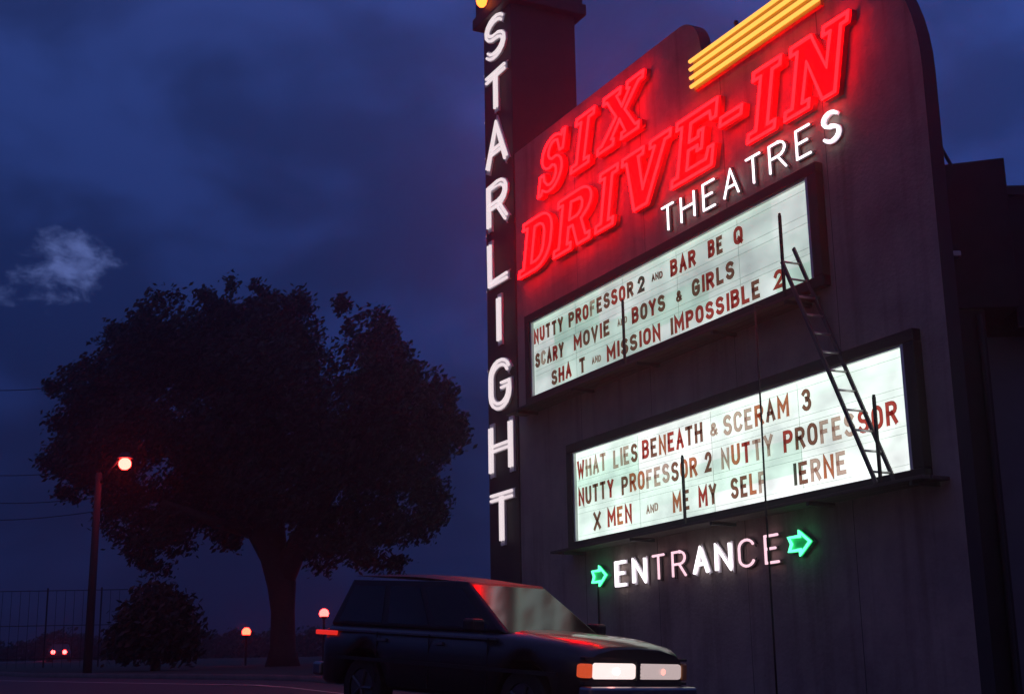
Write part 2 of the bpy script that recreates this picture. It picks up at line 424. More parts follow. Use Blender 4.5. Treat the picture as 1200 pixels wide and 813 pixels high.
# ------------------------------------------------------------------ stroke alphabet (width 1, height 1)
def arc(cx, cy_, rx, ry, a0, a1, n=10):
    return [(cx + rx * math.cos(R(a0 + (a1 - a0) * i / n)), cy_ + ry * math.sin(R(a0 + (a1 - a0) * i / n))) for i in range(n + 1)]
G = {
 'A': [[(0, 0), (.5, 1), (1, 0)], [(.2, .36), (.8, .36)]],
 'B': [[(0, 0), (0, 1), (.55, 1)] + arc(.55, .76, .4, .24, 90, -90, 6) + [(0, .52)], [(.55, .52)] + arc(.58, .26, .42, .26, 90, -90, 6) + [(0, 0)]],
 'C': [arc(.5, .70, .5, .30, 20, 180, 8) + arc(.5, .30, .5, .30, 180, 340, 8)],
 'D': [[(0, 0), (0, 1), (.5, 1)] + arc(.5, .62, .5, .38, 90, 0, 6) + arc(.5, .38, .5, .38, 0, -90, 6) + [(0, 0)]],
 'E': [[(1, 1), (0, 1), (0, 0), (1, 0)], [(0, .52), (.8, .52)]],
 'F': [[(1, 1), (0, 1), (0, 0)], [(0, .52), (.8, .52)]],
 'G': [arc(.5, .70, .5, .30, 20, 180, 8) + arc(.5, .30, .5, .30, 180, 360, 8) + [(1, .46), (.58, .46)]],
 'H': [[(0, 0), (0, 1)], [(1, 0), (1, 1)], [(0, .52), (1, .52)]],
 'I': [[(.5, 0), (.5, 1)]],
 'L': [[(0, 1), (0, 0), (1, 0)]],
 'M': [[(0, 0), (0, 1), (.5, .35), (1, 1), (1, 0)]],
 'N': [[(0, 0), (0, 1), (1, 0), (1, 1)]],
 'O': [arc(.5, .68, .5, .32, 0, 180, 8) + arc(.5, .32, .5, .32, 180, 360, 8) + [(1, .68)]],
 'P': [[(0, 0), (0, 1), (.55, 1)] + arc(.55, .74, .45, .26, 90, -90, 7) + [(0, .48)]],
 'Q': [arc(.5, .68, .5, .32, 0, 180, 8) + arc(.5, .32, .5, .32, 180, 360, 8) + [(1, .68)], [(.6, .26), (1.05, -.04)]],
 'R': [[(0, 0), (0, 1), (.55, 1)] + arc(.55, .75, .42, .25, 90, -90, 7) + [(0, .50)], [(.5, .50), (1, 0)]],
 'S': [arc(.5, .755, .48, .245, 25, 270, 10) + arc(.5, .255, .5, .255, 90, -155, 10)],
 'T': [[(0, 1), (1, 1)], [(.5, 1), (.5, 0)]],
 'U': [[(0, 1), (0, .32)] + arc(.5, .32, .5, .32, 180, 360, 8) + [(1, 1)]],
 'V': [[(0, 1), (.5, 0), (1, 1)]],
 'W': [[(0, 1), (.22, 0), (.5, .68), (.78, 0), (1, 1)]],
 'X': [[(0, 0), (1, 1)], [(0, 1), (1, 0)]],
 'Y': [[(0, 1), (.5, .48), (1, 1)], [(.5, .48), (.5, 0)]],
 '2': [arc(.5, .70, .48, .30, 165, -20, 9) + [(0, 0), (1, 0)]],
 '3': [arc(.45, .76, .45, .24, 150, -80, 8) + arc(.48, .27, .5, .27, 85, -150, 9)],
 '&': [[(1, 0), (.25, .72)] + arc(.48, .82, .24, .18, 200, -20, 7) + [(.1, .36)] + arc(.40, .24, .36, .24, 150, 300, 6) + [(.95, .42)]],
}
NARROW = {'I': .28, 'M': 1.25, 'W': 1.25, 'L': .9, 'E': .92, 'F': .9, '2': .95}

def ribbon(mb, pts, w, y, th):
    """flat stroke of width w on the plane y, with mitred joints and side walls of depth th"""
    P = [Vector((a, b)) for a, b in pts]
    q = [P[0]]
    for p in P[1:]:
        if (p - q[-1]).length > 1e-5: q.append(p)
    P = q; m = len(P)
    closed = (P[0] - P[-1]).length < 1e-4 and m > 3
    if closed: P = P[:-1]; m -= 1
    Lp, Rp = [], []
    for i, p in enumerate(P):
        d1 = (p - P[i - 1]).normalized() if (i > 0 or closed) else None
        d2 = (P[(i + 1) % m] - p).normalized() if (i < m - 1 or closed) else None
        t = (d1 + d2).normalized() if (d1 and d2 and (d1 + d2).length > 1e-4) else (d1 or d2)
        k = min(2.2, 1 / max(.3, t.dot(d1))) if (d1 and d2) else 1.0
        nn = Vector((-t.y, t.x)) * (w / 2) * k
        pp = p
        if d1 is None: pp = p - t * w * .5
        if d2 is None: pp = p + t * w * .5
        Lp.append(pp + nn); Rp.append(pp - nn)
    b = len(mb.v)
    for i in range(m):
        mb.v += [(Lp[i].x, y, Lp[i].y), (Rp[i].x, y, Rp[i].y), (Lp[i].x, y + th, Lp[i].y), (Rp[i].x, y + th, Rp[i].y)]
    for i in range(m if closed else m - 1):
        a = b + 4 * i; c = b + 4 * ((i + 1) % m)
        for f in ((a, a + 1, c + 1, c), (a + 1, a + 3, c + 3, c + 1), (a, c, c + 2, a + 2)):
            mb.f.append(f); mb.mi.append(mb.cur)

def place(strokes, u0, z0, w, h, slant=0.0):
    return [[(u0 + x * w + slant * y * h, z0 + y * h) for x, y in s] for s in strokes]

# ------------------------------------------------------------------ marquee boards
LET = {'r': ((0.52, 0.065, 0.05), 'red'), 'b': ((0.27, 0.11, 0.075), 'brown'), 'f': ((0.66, 0.45, 0.38), 'faded'),
       'k': ((0.08, 0.075, 0.06), 'black'), 'o': ((0.62, 0.20, 0.10), 'orange')}  # orange: the lower board's overexposed glare is put into the letter colour
def marquee(u0, u1, z0, z1, em, rows, label, tint, hl, seams, nm):
    fw = 0.21
    t, og = wall_thing('marquee_board', (u0 + u1) / 2, 0, z0 - fw, label, 'marquee board', 'lit marquee boards')
    D = 0.15
    u1 += .11
    mb = MB()                                                  # frame: four rails butted end to end
    mb.box(u0 - fw, u1 + fw, -D, -.002, z1, z1 + fw * .8)
    mb.box(u0 - fw, u1 + fw, -D, -.002, z0 - fw * .8, z0)
    mb.box(u0 - fw, u0, -D, -.002, z0 + .001, z1 - .001)
    mb.box(u1, u1 + fw, -D, -.002, z0 + .001, z1 - .001)
    bevel(mb.build('frame', m_frame, t, og), .012)
    mb = MB()                                                  # white lining inside the frame
    mb.box(u1 - .065, u1 - .002, -D + .015, -.06, z0 + .003, z1 - .003)
    mb.box(u0 + .002, u0 + .045, -D + .03, -.06, z0 + .003, z1 - .003)
    mb.box(u0 + .047, u1 - .067, -D + .03, -.06, z1 - .03, z1 - .003)
    mb.build('inner_trim', m_trim, t, og)
    mb = MB(); mb.add([(u0 + .02, -.05, z0 + .003), (u1 - .02, -.05, z0 + .003), (u1 - .02, -.05, z1 - .003), (u0 + .02, -.05, z1 - .003)], [(0, 1, 2, 3)])
    mb.box(u0 + .02, u1 - .02, -.045, -.004, z0 + .003, z1 - .003)
    mb.build('lit_panel', panel_mat(nm, tint, em, seams), t, og)
    mb = MB()                                                  # letter tracks
    for r in rows:
        for zz in (r[0] - .045, r[0] + hl + .045):
            mb.box(u0 + .06, u1 - .06, -.062, -.054, zz - .0025, zz + .0025)
    x = u0 + seams
    while x < u1 - .3:
        mb.box(x - .003, x + .003, -.058, -.052, z0 + .02, z1 - .05); x += seams
    mb.build('letter_track', acrylic('clear_track', (.86, .9, .87)), t, og)
    for z, words in rows:
        for txt, a, b, cols in words:
            if txt == 'AND':
                h = hl * .42; zb = z + hl * .28; sw_ = .024
            elif txt == '&':
                h = hl * .66; zb = z + hl * .12; sw_ = .042
            else:
                h = hl; zb = z; sw_ = .066 if hl < .32 else .060
            ws = [NARROW.get(c, 1.0) for c in txt]
            gap = .30; tot = sum(ws) + gap * (len(ws) - 1)
            a += .06; b -= .01; k = (b - a) / tot; x = a
            for i, c in enumerate(txt):
                code = cols[i % len(cols)]
                if c != ' ' and code != '_':
                    mb = MB()
                    dz = random.uniform(-.012, .012)
                    for si, st in enumerate(place(G[c], x + sw_ * .5, zb + sw_ / 2 + dz, max(.02, ws[i] * k - sw_), h - sw_, random.uniform(-.02, .02))):
                        ribbon(mb, st, sw_, -.085 - .0015 * si, .012)
                    o = mb.build('letter', acrylic('acrylic_' + LET[code][1], LET[code][0]), t, og)
                x += (ws[i] + gap) * k
    return t
up_rows = [
 (8.19, [('NUTTY', -9.40, -8.09, 'rrbbb'), ('PROFESSOR', -7.92, -5.42, 'brrfbbrrb'), ('2', -5.33, -5.03, 'k'), ('AND', -4.86, -4.44, 'b'), ('BAR', -4.25, -3.40, 'rrr'), ('BE', -3.10, -2.61, 'rb'), ('Q', -2.37, -2.06, 'r')]),
 (7.67, [('SCARY', -9.36, -8.09, 'bfbrb'), ('MOVIE', -7.74, -6.30, 'rbbrb'), ('AND', -6.08, -5.68, 'f'), ('BOYS', -5.57, -4.40, 'rbrb'), ('&', -4.12, -3.87, 'b'), ('GIRLS', -3.62, -2.34, 'brrbb')]),
 (7.18, [('SHA', -8.68, -7.80, 'brr'), ('T', -7.54, -7.25, 'b'), ('AND', -7.06, -6.66, 'f'), ('MISSION', -6.50, -4.59, 'rrbbrrr'), ('IMPOSSIBLE', -4.33, -1.69, 'brrrrrrrrb'), ('2', -1.40, -1.08, 'r')])]
marquee(-9.43, -0.42, 7.10, 8.68, UP_E, up_rows, 'upper lit marquee board reading NUTTY PROFESSOR 2 AND BAR BE Q, dimmer and greyer', (0.88, 1.0, 0.93), .30, 1.8, 'upper_panel_light')
low_rows = [
 (5.18, [('WHAT', -7.74, -6.59, 'rfff'), ('LIES', -6.40, -5.50, 'fffb'), ('BENEATH', -5.40, -3.46, 'rborrbb'), ('&', -3.31, -3.03, 'f'), ('SCERAM', -2.93, -1.17, 'fffobo'), ('3', -0.92, -0.64, 'b')]),
 (4.66, [('NUTTY', -7.72, -6.36, 'rbbbr'), ('PROFESSOR', -6.14, -3.66, 'boofffboo'), ('2', -3.50, -3.24, 'b'), ('NUTTY', -3.04, -1.61, 'forff'), ('PROFESSOR', -1.42, 1.14, 'rbbfffrrr')]),
 (4.14, [('X', -7.18, -6.85, 'b'), ('MEN', -6.67, -5.76, 'ror'), ('AND', -5.34, -4.90, 'f'), ('ME', -4.50, -3.93, 'ob'), ('MY', -3.73, -3.15, 'rb'), ('SELF', -2.82, -1.84, 'bbof'), ('IERNE', -1.23, 0.03, 'kbfof')])]
marquee(-7.79, 1.30, 4.00, 5.70, LOW_E, low_rows, 'lower lit marquee board reading WHAT LIES BENEATH & SCERAM 3, glaring white', (0.94, 1.0, 0.95), .33, 2.27, 'lower_panel_light')

# ------------------------------------------------------------------ service catwalks
def catwalk(u0, u1, z, posts, label, brk):
    t, og = wall_thing('catwalk', (u0 + u1) / 2, 0, z - .12, label, 'catwalk', 'service catwalks under the marquee boards')
    mb = MB()
    for k in range(3):
        a = .012 + k * .16
        mb.box(u0, u1, -(a + .15), -a, z - .05, z)
    bevel(mb.build('deck', m_deck, t, og), .008)
    for u in brk:
        mb = MB(); mb.box(u - .03, u + .03, -.47, -.003, z - .105, z - .052)
        mb.build('bracket', m_iron, t, og)
    for u, h in posts:
        mb = MB(); mb.box(u - .019, u + .019, -.474, -.436, z + .001, z + h)
        mb.tube([(u, -.455, z + h), (u, -.455, z + h + .03)], .022, 6)
        mb.build('post', m_iron, t, og)
catwalk(-9.9, -.36, 6.84, [(-5.2, 1.14), (-.62, 1.28)], 'narrow plank catwalk under the upper board, ladder leaning on its end', (-9.4, -7.1, -4.8, -2.5, -.6))
catwalk(-8.1, 1.92, 3.84, [(-3.53, 1.08), (1.12, 1.16)], 'narrow plank catwalk under the lower board, carrying the ladder foot', (-7.6, -5.2, -2.8, -.4, 1.7))
t, og = wall_thing('hanging_cable', -1.28, .54, 0.3, 'thin black cable hanging from the upper catwalk in front of the lower board', 'cable')
mb = MB(); mb.tube([(-1.25, -.535, 6.84), (-1.252, -.54, 5.2), (-1.265, -.545, 3.8), (-1.275, -.54, 2.2), (-1.285, -.54, .3)], .016, 6); mb.tube([(-1.25, -.40, 6.86), (-1.25, -.535, 6.86), (-1.25, -.535, 6.80)], .016, 6)
mb.build('cable', m_iron, t, og, smooth=True)
# ladder
t, og = wall_thing('ladder', 1.05, .32, 3.845, 'dark ladder climbing between the two catwalks at the right of the boards', 'ladder')
b0, t0 = Vector((1.06, 0, 3.846)), Vector((-.74, 0, 7.68))
for y in (-.14, -.48):
    mb = MB(); d = (t0 - b0).normalized(); s_ = Vector((d.z, 0, -d.x)) * .032
    tt = t0 if y > -.3 else b0.lerp(t0, .925)
    vs_ = [b0 - s_, b0 + s_, tt + s_, tt - s_]
    mb.add([(p.x, y - .016, p.z) for p in vs_] + [(p.x, y + .016, p.z) for p in vs_], [(0, 1, 2, 3), (7, 6, 5, 4), (0, 4, 5, 1), (1, 5, 6, 2), (2, 6, 7, 3), (3, 7, 4, 0)])
    bevel(mb.build('rail', m_ladder, t, og), .006)
nr = 12
for i in range(nr):
    p = b0.lerp(t0, (i + .55) / (nr + .5))
    mb = MB(); mb.tube([(p.x, -.464, p.z), (p.x, -.156, p.z)], .017, 8)
    mb.build('rung', m_rung, t, og, smooth=True)

# ------------------------------------------------------------------ neon lettering
def circ_tube_letter(c, strokes, r, y, parent, og, m, name='letter', stand=True):
    mb = MB()
    for st in strokes: mb.tube([(a, y, b) for a, b in st], r, 8)
    o = mb.build(name, m, parent, og, smooth=True)
    return o
def white_word(txt, centers, z0, h, w, y, r, nm, label, mats, double):
    t, og = wall_thing('neon_sign', sum(centers) / len(centers), 0, z0, label, 'neon sign', 'white neon words')
    for i, (c, uc) in enumerate(zip(txt, centers)):
        ww = w * {'I': 1, 'E': .82, 'T': .92, 'S': .85, 'L': .8}.get(c, 1.0)
        strokes = place(G[c], uc - ww / 2, z0, ww, h)
        dbl = double[i]
        mb = MB()
        for si, st in enumerate(strokes): ribbon(mb, st, r * (3.0 if dbl else 2.6), y + .045 + .0015 * si, .03)
        face = mb.build('letter', m_whiteface if dbl else m_edge, t, og)
        mb = MB()
        for st in strokes:
            if dbl:
                mb.tube([(a, y, b) for a, b in st], r * 1.3, 8)
            else:
                mb.tube([(a, y, b) for a, b in st], r, 8)
        mb.build('neon_tube', mats[i], face, og, smooth=True)
white_word('THEATRES', [-4.28, -3.66, -3.02, -2.39, -1.77, -1.14, -.50, .14], 9.10, .45, .40, -.09, .019, 'theatres',
           'small white neon word THEATRES under the red lettering', [m_white] * 8, [0, 0, 0, 0, 0, 0, 0, 1])
white_word('ENTRANCE', [-6.31, -5.68, -5.05, -4.42, -3.79, -3.16, -2.53, -1.89], 3.13, .40, .38, -.09, .021, 'entrance',
           'white and pink neon word ENTRANCE between two green arrows', [m_white, m_white, m_pink, m_pink, m_white, m_white, m_pink, m_pink], [1, 1, 0, 0, 1, 1, 0, 0])
# vertical word on the tower
t, og = wall_thing('neon_sign', -11.0, .03, 4.3, 'vertical white neon word STARLIGHT down the dark tower', 'neon sign', 'white neon words')
for c, zb, zt, w in (('S', 15.36, 16.28, .92), ('T', 14.06, 14.92, 1.02), ('A', 12.72, 13.70, .98), ('R', 11.34, 12.28, .92), ('L', 10.02, 10.96, .90),
                     ('I', 8.66, 9.64, .9), ('G', 7.22, 8.20, .92), ('H', 5.84, 6.84, 1.0), ('T', 4.36, 5.32, 1.06)):
    strokes = place(G[c], -11.03 - w * .47, zb + .04, w * .94, zt - zb - .03)
    mb = MB()
    for si, st in enumerate(strokes): ribbon(mb, st, .205, -.078 - .002 * si, .045)
    face = mb.build('letter', m_whiteface, t, og)
    mb = MB()
    for st in strokes:
        for s in (-1, 1):
            off = []
            for k, p in enumerate(st):
                a = Vector(st[max(k - 1, 0)]); b = Vector(st[min(k + 1, len(st) - 1)]); d = (b - a).normalized()
                off.append((p[0] - d.y * .054 * s, -.105, p[1] + d.x * .054 * s))
            mb.tube(off, .032, 8)
    mb.build('neon_tube', m_star, face, og, smooth=True)

# red slab-serif letters: outlines in a unit box (x 0..1, y 0..1), holes after the first loop
sv = .16                                                       # serif height
SL = {
 'I': ([[(0, 0), (1, 0), (1, sv), (.74, sv), (.74, 1 - sv), (1, 1 - sv), (1, 1), (0, 1), (0, 1 - sv), (.26, 1 - sv), (.26, sv), (0, sv)]]),
 'D': ([[(0, 0), (.55, 0)] + arc(.55, .40, .45, .40, -90, 0, 7)[1:] + arc(.55, .60, .45, .40, 0, 90, 7) + [(0, 1), (0, 1 - sv), (.14, 1 - sv), (.14, sv), (0, sv)],
        [(.42, .20), (.42, .80)] + arc(.53, .60, .20, .20, 90, 0, 5) + arc(.53, .40, .20, .20, 0, -90, 5)]),
 'R': ([[(0, 0), (.50, 0), (.50, sv), (.40, sv), (.40, .38), (.48, .38), (.66, 0), (1, 0), (1, sv), (.88, sv), (.74, .43)] + arc(.60, .71, .36, .29, -55, 90, 8) + [(0, 1), (0, 1 - sv), (.13, 1 - sv), (.13, sv), (0, sv)],
        [(.40, .56), (.40, .82), (.56, .82)] + arc(.56, .69, .13, .13, 90, -90, 5)]),
 'V': ([[(.36, 0), (.64, 0), (.90, 1 - sv), (1, 1 - sv), (1, 1), (.57, 1), (.57, 1 - sv), (.66, 1 - sv), (.51, .34), (.38, 1 - sv), (.47, 1 - sv), (.47, 1), (0, 1), (0, 1 - sv), (.10, 1 - sv)]]),
 'E': ([[(0, 0), (1, 0), (1, .34), (.84, .34), (.80, .19), (.40, .19), (.40, .42), (.56, .42), (.56, .34), (.72, .34), (.72, .68), (.56, .68), (.56, .60), (.40, .60), (.40, .82), (.80, .82), (.84, .69), (1, .69), (1, 1), (0, 1), (0, 1 - sv), (.13, 1 - sv), (.13, sv), (0, sv)]]),
 'N': ([[(0, 0), (.46, 0), (.46, sv), (.34, sv), (.34, .62), (.66, 0), (.90, 0), (.90, 1 - sv), (1, 1 - sv), (1, 1), (.56, 1), (.56, 1 - sv), (.68, 1 - sv), (.68, .46), (.38, 1), (0, 1), (0, 1 - sv), (.12, 1 - sv), (.12, sv), (0, sv)]]),
 'X': ([[(0, 0), (.42, 0), (.42, sv), (.36, sv), (.50, .36), (.63, sv), (.57, sv), (.57, 0), (1, 0), (1, sv), (.90, sv), (.63, .52), (.87, 1 - sv), (.97, 1 - sv), (.97, 1), (.57, 1), (.57, 1 - sv), (.63, 1 - sv), (.51, .66), (.39, 1 - sv), (.45, 1 - sv), (.45, 1), (.02, 1), (.02, 1 - sv), (.12, 1 - sv), (.37, .50), (.10, sv), (0, sv)]]),
 'S': ([[(0, 0), (.17, 0), (.22, .07)] + arc(.53, .31, .47, .32, -110, 75, 10) + arc(.52, .735, .20, .13, 255, 60, 7) + [(.72, .70), (.78, .62), (.96, .62), (.98, 1), (.82, 1), (.78, .94)] + arc(.47, .71, .47, .30, 70, 262, 10) + arc(.50, .30, .20, .14, 80, -120, 7) + [(.26, .27), (.20, .40), (0, .40)]]),
 '-': ([[(0, 0), (1, 0), (1, 1), (0, 1)]]),
}
def inset(poly, d):
    n = len(poly); o = []
    ar = sum(poly[i][0] * poly[(i + 1) % n][1] - poly[(i + 1) % n][0] * poly[i][1] for i in range(n))
    s = 1 if ar > 0 else -1
    for i in range(n):
        p = Vector(poly[i]); a = p - Vector(poly[i - 1]); b = Vector(poly[(i + 1) % n]) - p
        if a.length < 1e-6 or b.length < 1e-6: o.append(tuple(p)); continue
        a.normalize(); b.normalize()
        n1 = Vector((-a.y, a.x)); n2 = Vector((-b.y, b.x)); m = n1 + n2
        if m.length < .3: m = n1 * 1.0
        else: m = m / max(.5, m.dot(n1))
        o.append(tuple(p + m * d * s))
    return o
def slab_face(name, loops, y, depth, m, parent, og):
    cu = bpy.data.curves.new(name, 'CURVE'); cu.dimensions = '2D'; cu.fill_mode = 'BOTH'; cu.extrude = depth / 2
    for lp in loops:
        sp = cu.splines.new('POLY'); sp.points.add(len(lp) - 1); sp.use_cyclic_u = True
        for i, p in enumerate(lp): sp.points[i].co = (p[0], p[1], 0, 1)
    tmp = bpy.data.objects.new('tmp', cu); col.objects.link(tmp)
    dg = bpy.context.evaluated_depsgraph_get(); dg.update()
    me = bpy.data.meshes.new_from_object(tmp.evaluated_get(dg))
    bpy.data.objects.remove(tmp); bpy.data.curves.remove(cu)
    for v in me.vertices:
        x, z, q = v.co; v.co = (x - og[0], y + depth / 2 - q - og[1], z - og[2])
    me.flip_normals() if hasattr(me, 'flip_normals') else None
    me.materials.clear(); me.materials.append(m); me.name = name
    return link(bpy.data.objects.new(name, me), parent)
def red_word(specs, z0, h, slant, label):
    t, og = wall_thing('neon_sign', specs[0][1], 0, z0, label, 'neon sign', 'red neon words')
    for c, u, w in specs:
        hh, zb = (h, z0) if c != '-' else (.20, z0 + .56)
        k = slant * h / hh if c != '-' else slant
        lp = [[(u + x * w + slant * y * hh + (slant * (zb - z0)), zb + y * hh) for x, y in l] for l in SL[c]]
        if c == 'S': lp = [[(a, z0 + (b - z0) * 1.06 - .04) for a, b in lp[0]]]
        face = slab_face('letter', lp, -.12, .10, m_redface, t, og)
        mb = MB()
        for i, l in enumerate(lp):
            q = inset(l, .032 if i == 0 else -.025)
            mb.tube([(a, -.165, b) for a, b in q + [q[0]]], .026, 8)
        mb.build('neon_tube', m_red, face, og, smooth=True)
red_word([('S', -9.00, 1.00), ('I', -7.60, .76), ('X', -6.55, 1.56)], 11.26, 1.08, .30, 'large red neon word SIX on the upper left of the sign wall')
red_word([('D', -9.94, 1.38), ('R', -8.40, 1.50), ('I', -6.72, .71), ('V', -5.90, 1.70), ('E', -4.05, 1.28), ('-', -2.68, .66), ('I', -1.81, .76), ('N', -.85, 1.40)],
         9.74, 1.15, .25, 'large red neon words DRIVE-IN in slanted slab letters')
# yellow speed bars
t, og = wall_thing('neon_bars', -1.6, 0, 11.3, 'stack of long yellow neon bars along the wall top above DRIVE-IN', 'neon bars')
mb = MB(); mb.box(-3.28, .14, -.08, -.002, 11.30, 11.92)
bevel(mb.build('backing', m_yelface, t, og), .01)
for z in (11.38, 11.54, 11.70, 11.85):
    mb = MB(); mb.tube([(-3.30, -.13, z), (.16, -.13, z)], .034, 10)
    mb.build('neon_tube', m_yel, t, og, smooth=True)
# green arrows
AR = [(0, .20), (.48, .20), (.48, 0), (1, .5), (.48, 1), (.48, .80), (0, .80), (.13, .5)]
for uc, lab in ((-7.0, 'green neon arrow left of the word ENTRANCE'), (-1.17, 'green neon arrow right of the word ENTRANCE')):
    t, og = wall_thing('neon_arrow', uc, 0, 3.12, lab, 'neon arrow', 'green neon arrows')
    w, h = .57, .41
    lp = [(uc - w / 2 + x * w, 3.12 + y * h) for x, y in AR]
    face = slab_face('arrow_face', [lp], -.08, .075, m_greenface, t, og)
    q = inset(lp, .025)
    mb = MB(); mb.tube([(a, -.11, b) for a, b in q + [q[0]]], .024, 8)
    mb.build('neon_tube', m_green, face, og, smooth=True)

# ------------------------------------------------------------------ building behind the right edge
t = empty('flat_roofed_building', (8.0, 23.5, 0.0), 0, 'black flat roofed block standing behind the right edge of the sign wall', 'building')
o3 = (8.0, 23.5, 0.0)
mb = MB(); mb.box(5.6, 7.72, 22.0, 25.0, 0, 7.2)
bevel(mb.build('pier', m_dark, t, o3), .02)
mb = MB(); mb.add([(5.4, 22.0, 7.2), (8.27, 21.9, 7.2), (8.27, 25, 7.2), (5.4, 25, 7.2), (5.4, 22.0, 9.52), (8.27, 21.9, 9.79), (8.27, 25, 9.79), (5.4, 25, 9.52)],
                  [(0, 3, 2, 1), (4, 5, 6, 7), (0, 1, 5, 4), (1, 2, 6, 5), (2, 3, 7, 6), (3, 0, 4, 7)])
mb.box(8.272, 14.0, 22.1, 25, 6.9, 9.30)
bevel(mb.build('overhang', m_dark, t, o3), .02)
mb = MB(); mb.box(8.22, 14.0, 22.04, 22.098, 9.18, 9.34); mb.build('coping', m_edge, t, o3)
mb = MB(); mb.tube([(7.60, 21.94, 7.1), (7.60, 21.94, 0)], .05, 8); mb.build('downpipe', m_iron, t, o3)
mb = MB(); mb.box(7.722, 14.0, 22.7, 24.8, 0, 6.9)
mb.build('wall', m_blue, t, o3)
mb = MB(); mb.tube([(7.15, 21.92, 10.20), (7.40, 21.95, 9.66)], .03, 6)
mb.build('stay_rod', m_iron, t, o3)
mb = MB(); mb.box(7.0, 7.34, 21.72, 21.98, 8.02, 8.12)
bevel(mb.build('floodlight', mat('floodlight_housing', (.30, .29, .30), .4, metal=.6), t, o3), .02)

# ------------------------------------------------------------------ trees
def leaf_cloud(mb, lobes, per, size, rnd, flat=1.0):
    for cx, cyy, cz, r in lobes:
        nc = max(6, int(per * r * r))
        for _ in range(nc):
            th = rnd.uniform(0, 2 * math.pi); cp = rnd.uniform(-1, 1); sp = math.sqrt(1 - cp * cp)
            rr = r * (rnd.uniform(.35, 1.0) ** .5) * rnd.uniform(.86, 1.10)
            kx, ky, kz = cx + rr * sp * math.cos(th), cyy + rr * sp * math.sin(th), cz + rr * cp * flat
            cr = rnd.uniform(.22, .48) * (r ** .3)
            for _ in range(18):
                x, y, z = kx + rnd.gauss(0, cr * .6), ky + rnd.gauss(0, cr * .6), kz + rnd.gauss(0, cr * .5)
                s = size * rnd.uniform(.6, 1.4)
                a = Vector((rnd.gauss(0, 1), rnd.gauss(0, 1), rnd.gauss(0, 1))).normalized()
                b = a.orthogonal().normalized(); b.rotate(Matrix.Rotation(rnd.uniform(0, 6.28), 3, a)) if False else None
                c = a.cross(b)
                p = Vector((x, y, z)); k = len(mb.v)
                mb.v += [tuple(p - b * s), tuple(p + c * s * .45), tuple(p + b * s), tuple(p - c * s * .45)]
                mb.f.append((k, k + 1, k + 2, k + 3)); mb.mi.append(0)
def tree(px, py, D, lobes_px, limbs_px, name, label, seed, per=26, size=.16, dj=.42):
    """lobes given as metres measured in the tree's own frame: x across, z up"""
    rnd = random.Random(seed)
    k = D / 1637.0
    x0 = (px - 600) * k; gz = ground_z(x0, D)
    t = empty(name, (x0, D, gz), 0, label, 'tree')
    rmax = max(r for _, _, r in lobes_px) * k
    lobes = []
    for ax, ay, r in lobes_px:
        mid = sum(a for a, _, _ in lobes_px) / len(lobes_px)
        spread = dj * 230 * math.sqrt(max(.05, 1 - ((ax - mid) / 290) ** 2)) if len(lobes_px) > 12 else 18
        for q in range(3):
            lobes.append(((ax - px) * k + rnd.uniform(-.3, .3), rnd.uniform(-spread, spread) * k, (py - ay) * k, r * k * rnd.uniform(.78, .95)))
    mb = MB(); leaf_cloud(mb, lobes, per, size, rnd)
    mb.build('crown', m_leaf, t)
    mb = MB()
    for pts in limbs_px:
        mb.tube([((a - px) * k, dy * k, (py - b) * k) for a, b, dy, _ in pts], [r * k for _, _, _, r in pts], 9)
    mb.build('trunk', m_bark, t, smooth=True)
    return t
big_lobes = [(250, 372, 44), (305, 372, 42), (208, 394, 40), (332, 392, 36), (164, 398, 28), (130, 418, 38), (170, 430, 46), (225, 440, 52), (285, 440, 52),
             (330, 452, 46), (95, 458, 34), (120, 490, 44), (80, 500, 24), (75, 540, 28), (105, 550, 36), (140, 575, 34), (165, 520, 50), (215, 520, 54), (275, 520, 56),
             (335, 520, 54), (390, 500, 48), (428, 398, 34), (424, 448, 34), (455, 440, 38), (480, 485, 42), (515, 510, 30), (440, 510, 44), (385, 560, 44), (430, 575, 42), (480, 560, 36),
             (505, 595, 20), (450, 620, 32), (485, 622, 18), (400, 620, 38), (355, 600, 36), (420, 655, 20), (370, 650, 24), (300, 590, 40), (245, 590, 40), (190, 590, 40), (150, 620, 26), (170, 645, 20), (205, 630, 24), (255, 625, 20), (178, 668, 11),
             (528, 500, 8), (522, 474, 9), (516, 540, 9), (502, 455, 10), (472, 420, 10), (402, 372, 10), (352, 366, 9), (300, 338, 10), (236, 344, 9), (120, 388, 10), (62, 458, 9), (50, 545, 9), (64, 576, 9), (455, 662, 9), (503, 618, 9), (440, 372, 10), (270, 342, 9)]
limbs = [[(331, 786, 0, 22), (331, 762, 0, 15), (330, 720, 0, 14), (328, 690, 0, 17), (318, 655, 0, 17), (296, 625, 5, 13), (262, 590, 20, 9), (215, 540, 40, 6), (160, 500, 60, 3)],
         [(329, 688, 0, 13), (342, 655, -8, 14), (362, 620, -20, 11), (395, 570, -35, 8), (440, 520, -50, 5), (480, 490, -60, 3)],
         [(322, 660, 0, 13), (318, 600, -10, 11), (305, 520, -20, 8), (290, 440, -25, 5), (280, 390, -30, 2)],
         [(300, 630, 6, 9), (250, 618, -30, 6), (200, 600, -60, 4)]]
tree(331, 782, 55, big_lobes, limbs, 'oak_tree', 'huge broad crowned tree in dark silhouette left of the sign', 3, per=40, size=.12)
bush_lobes = [(185, 715, 28), (160, 730, 24), (212, 725, 26), (182, 745, 30), (150, 752, 20), (225, 750, 20), (188, 697, 16)]
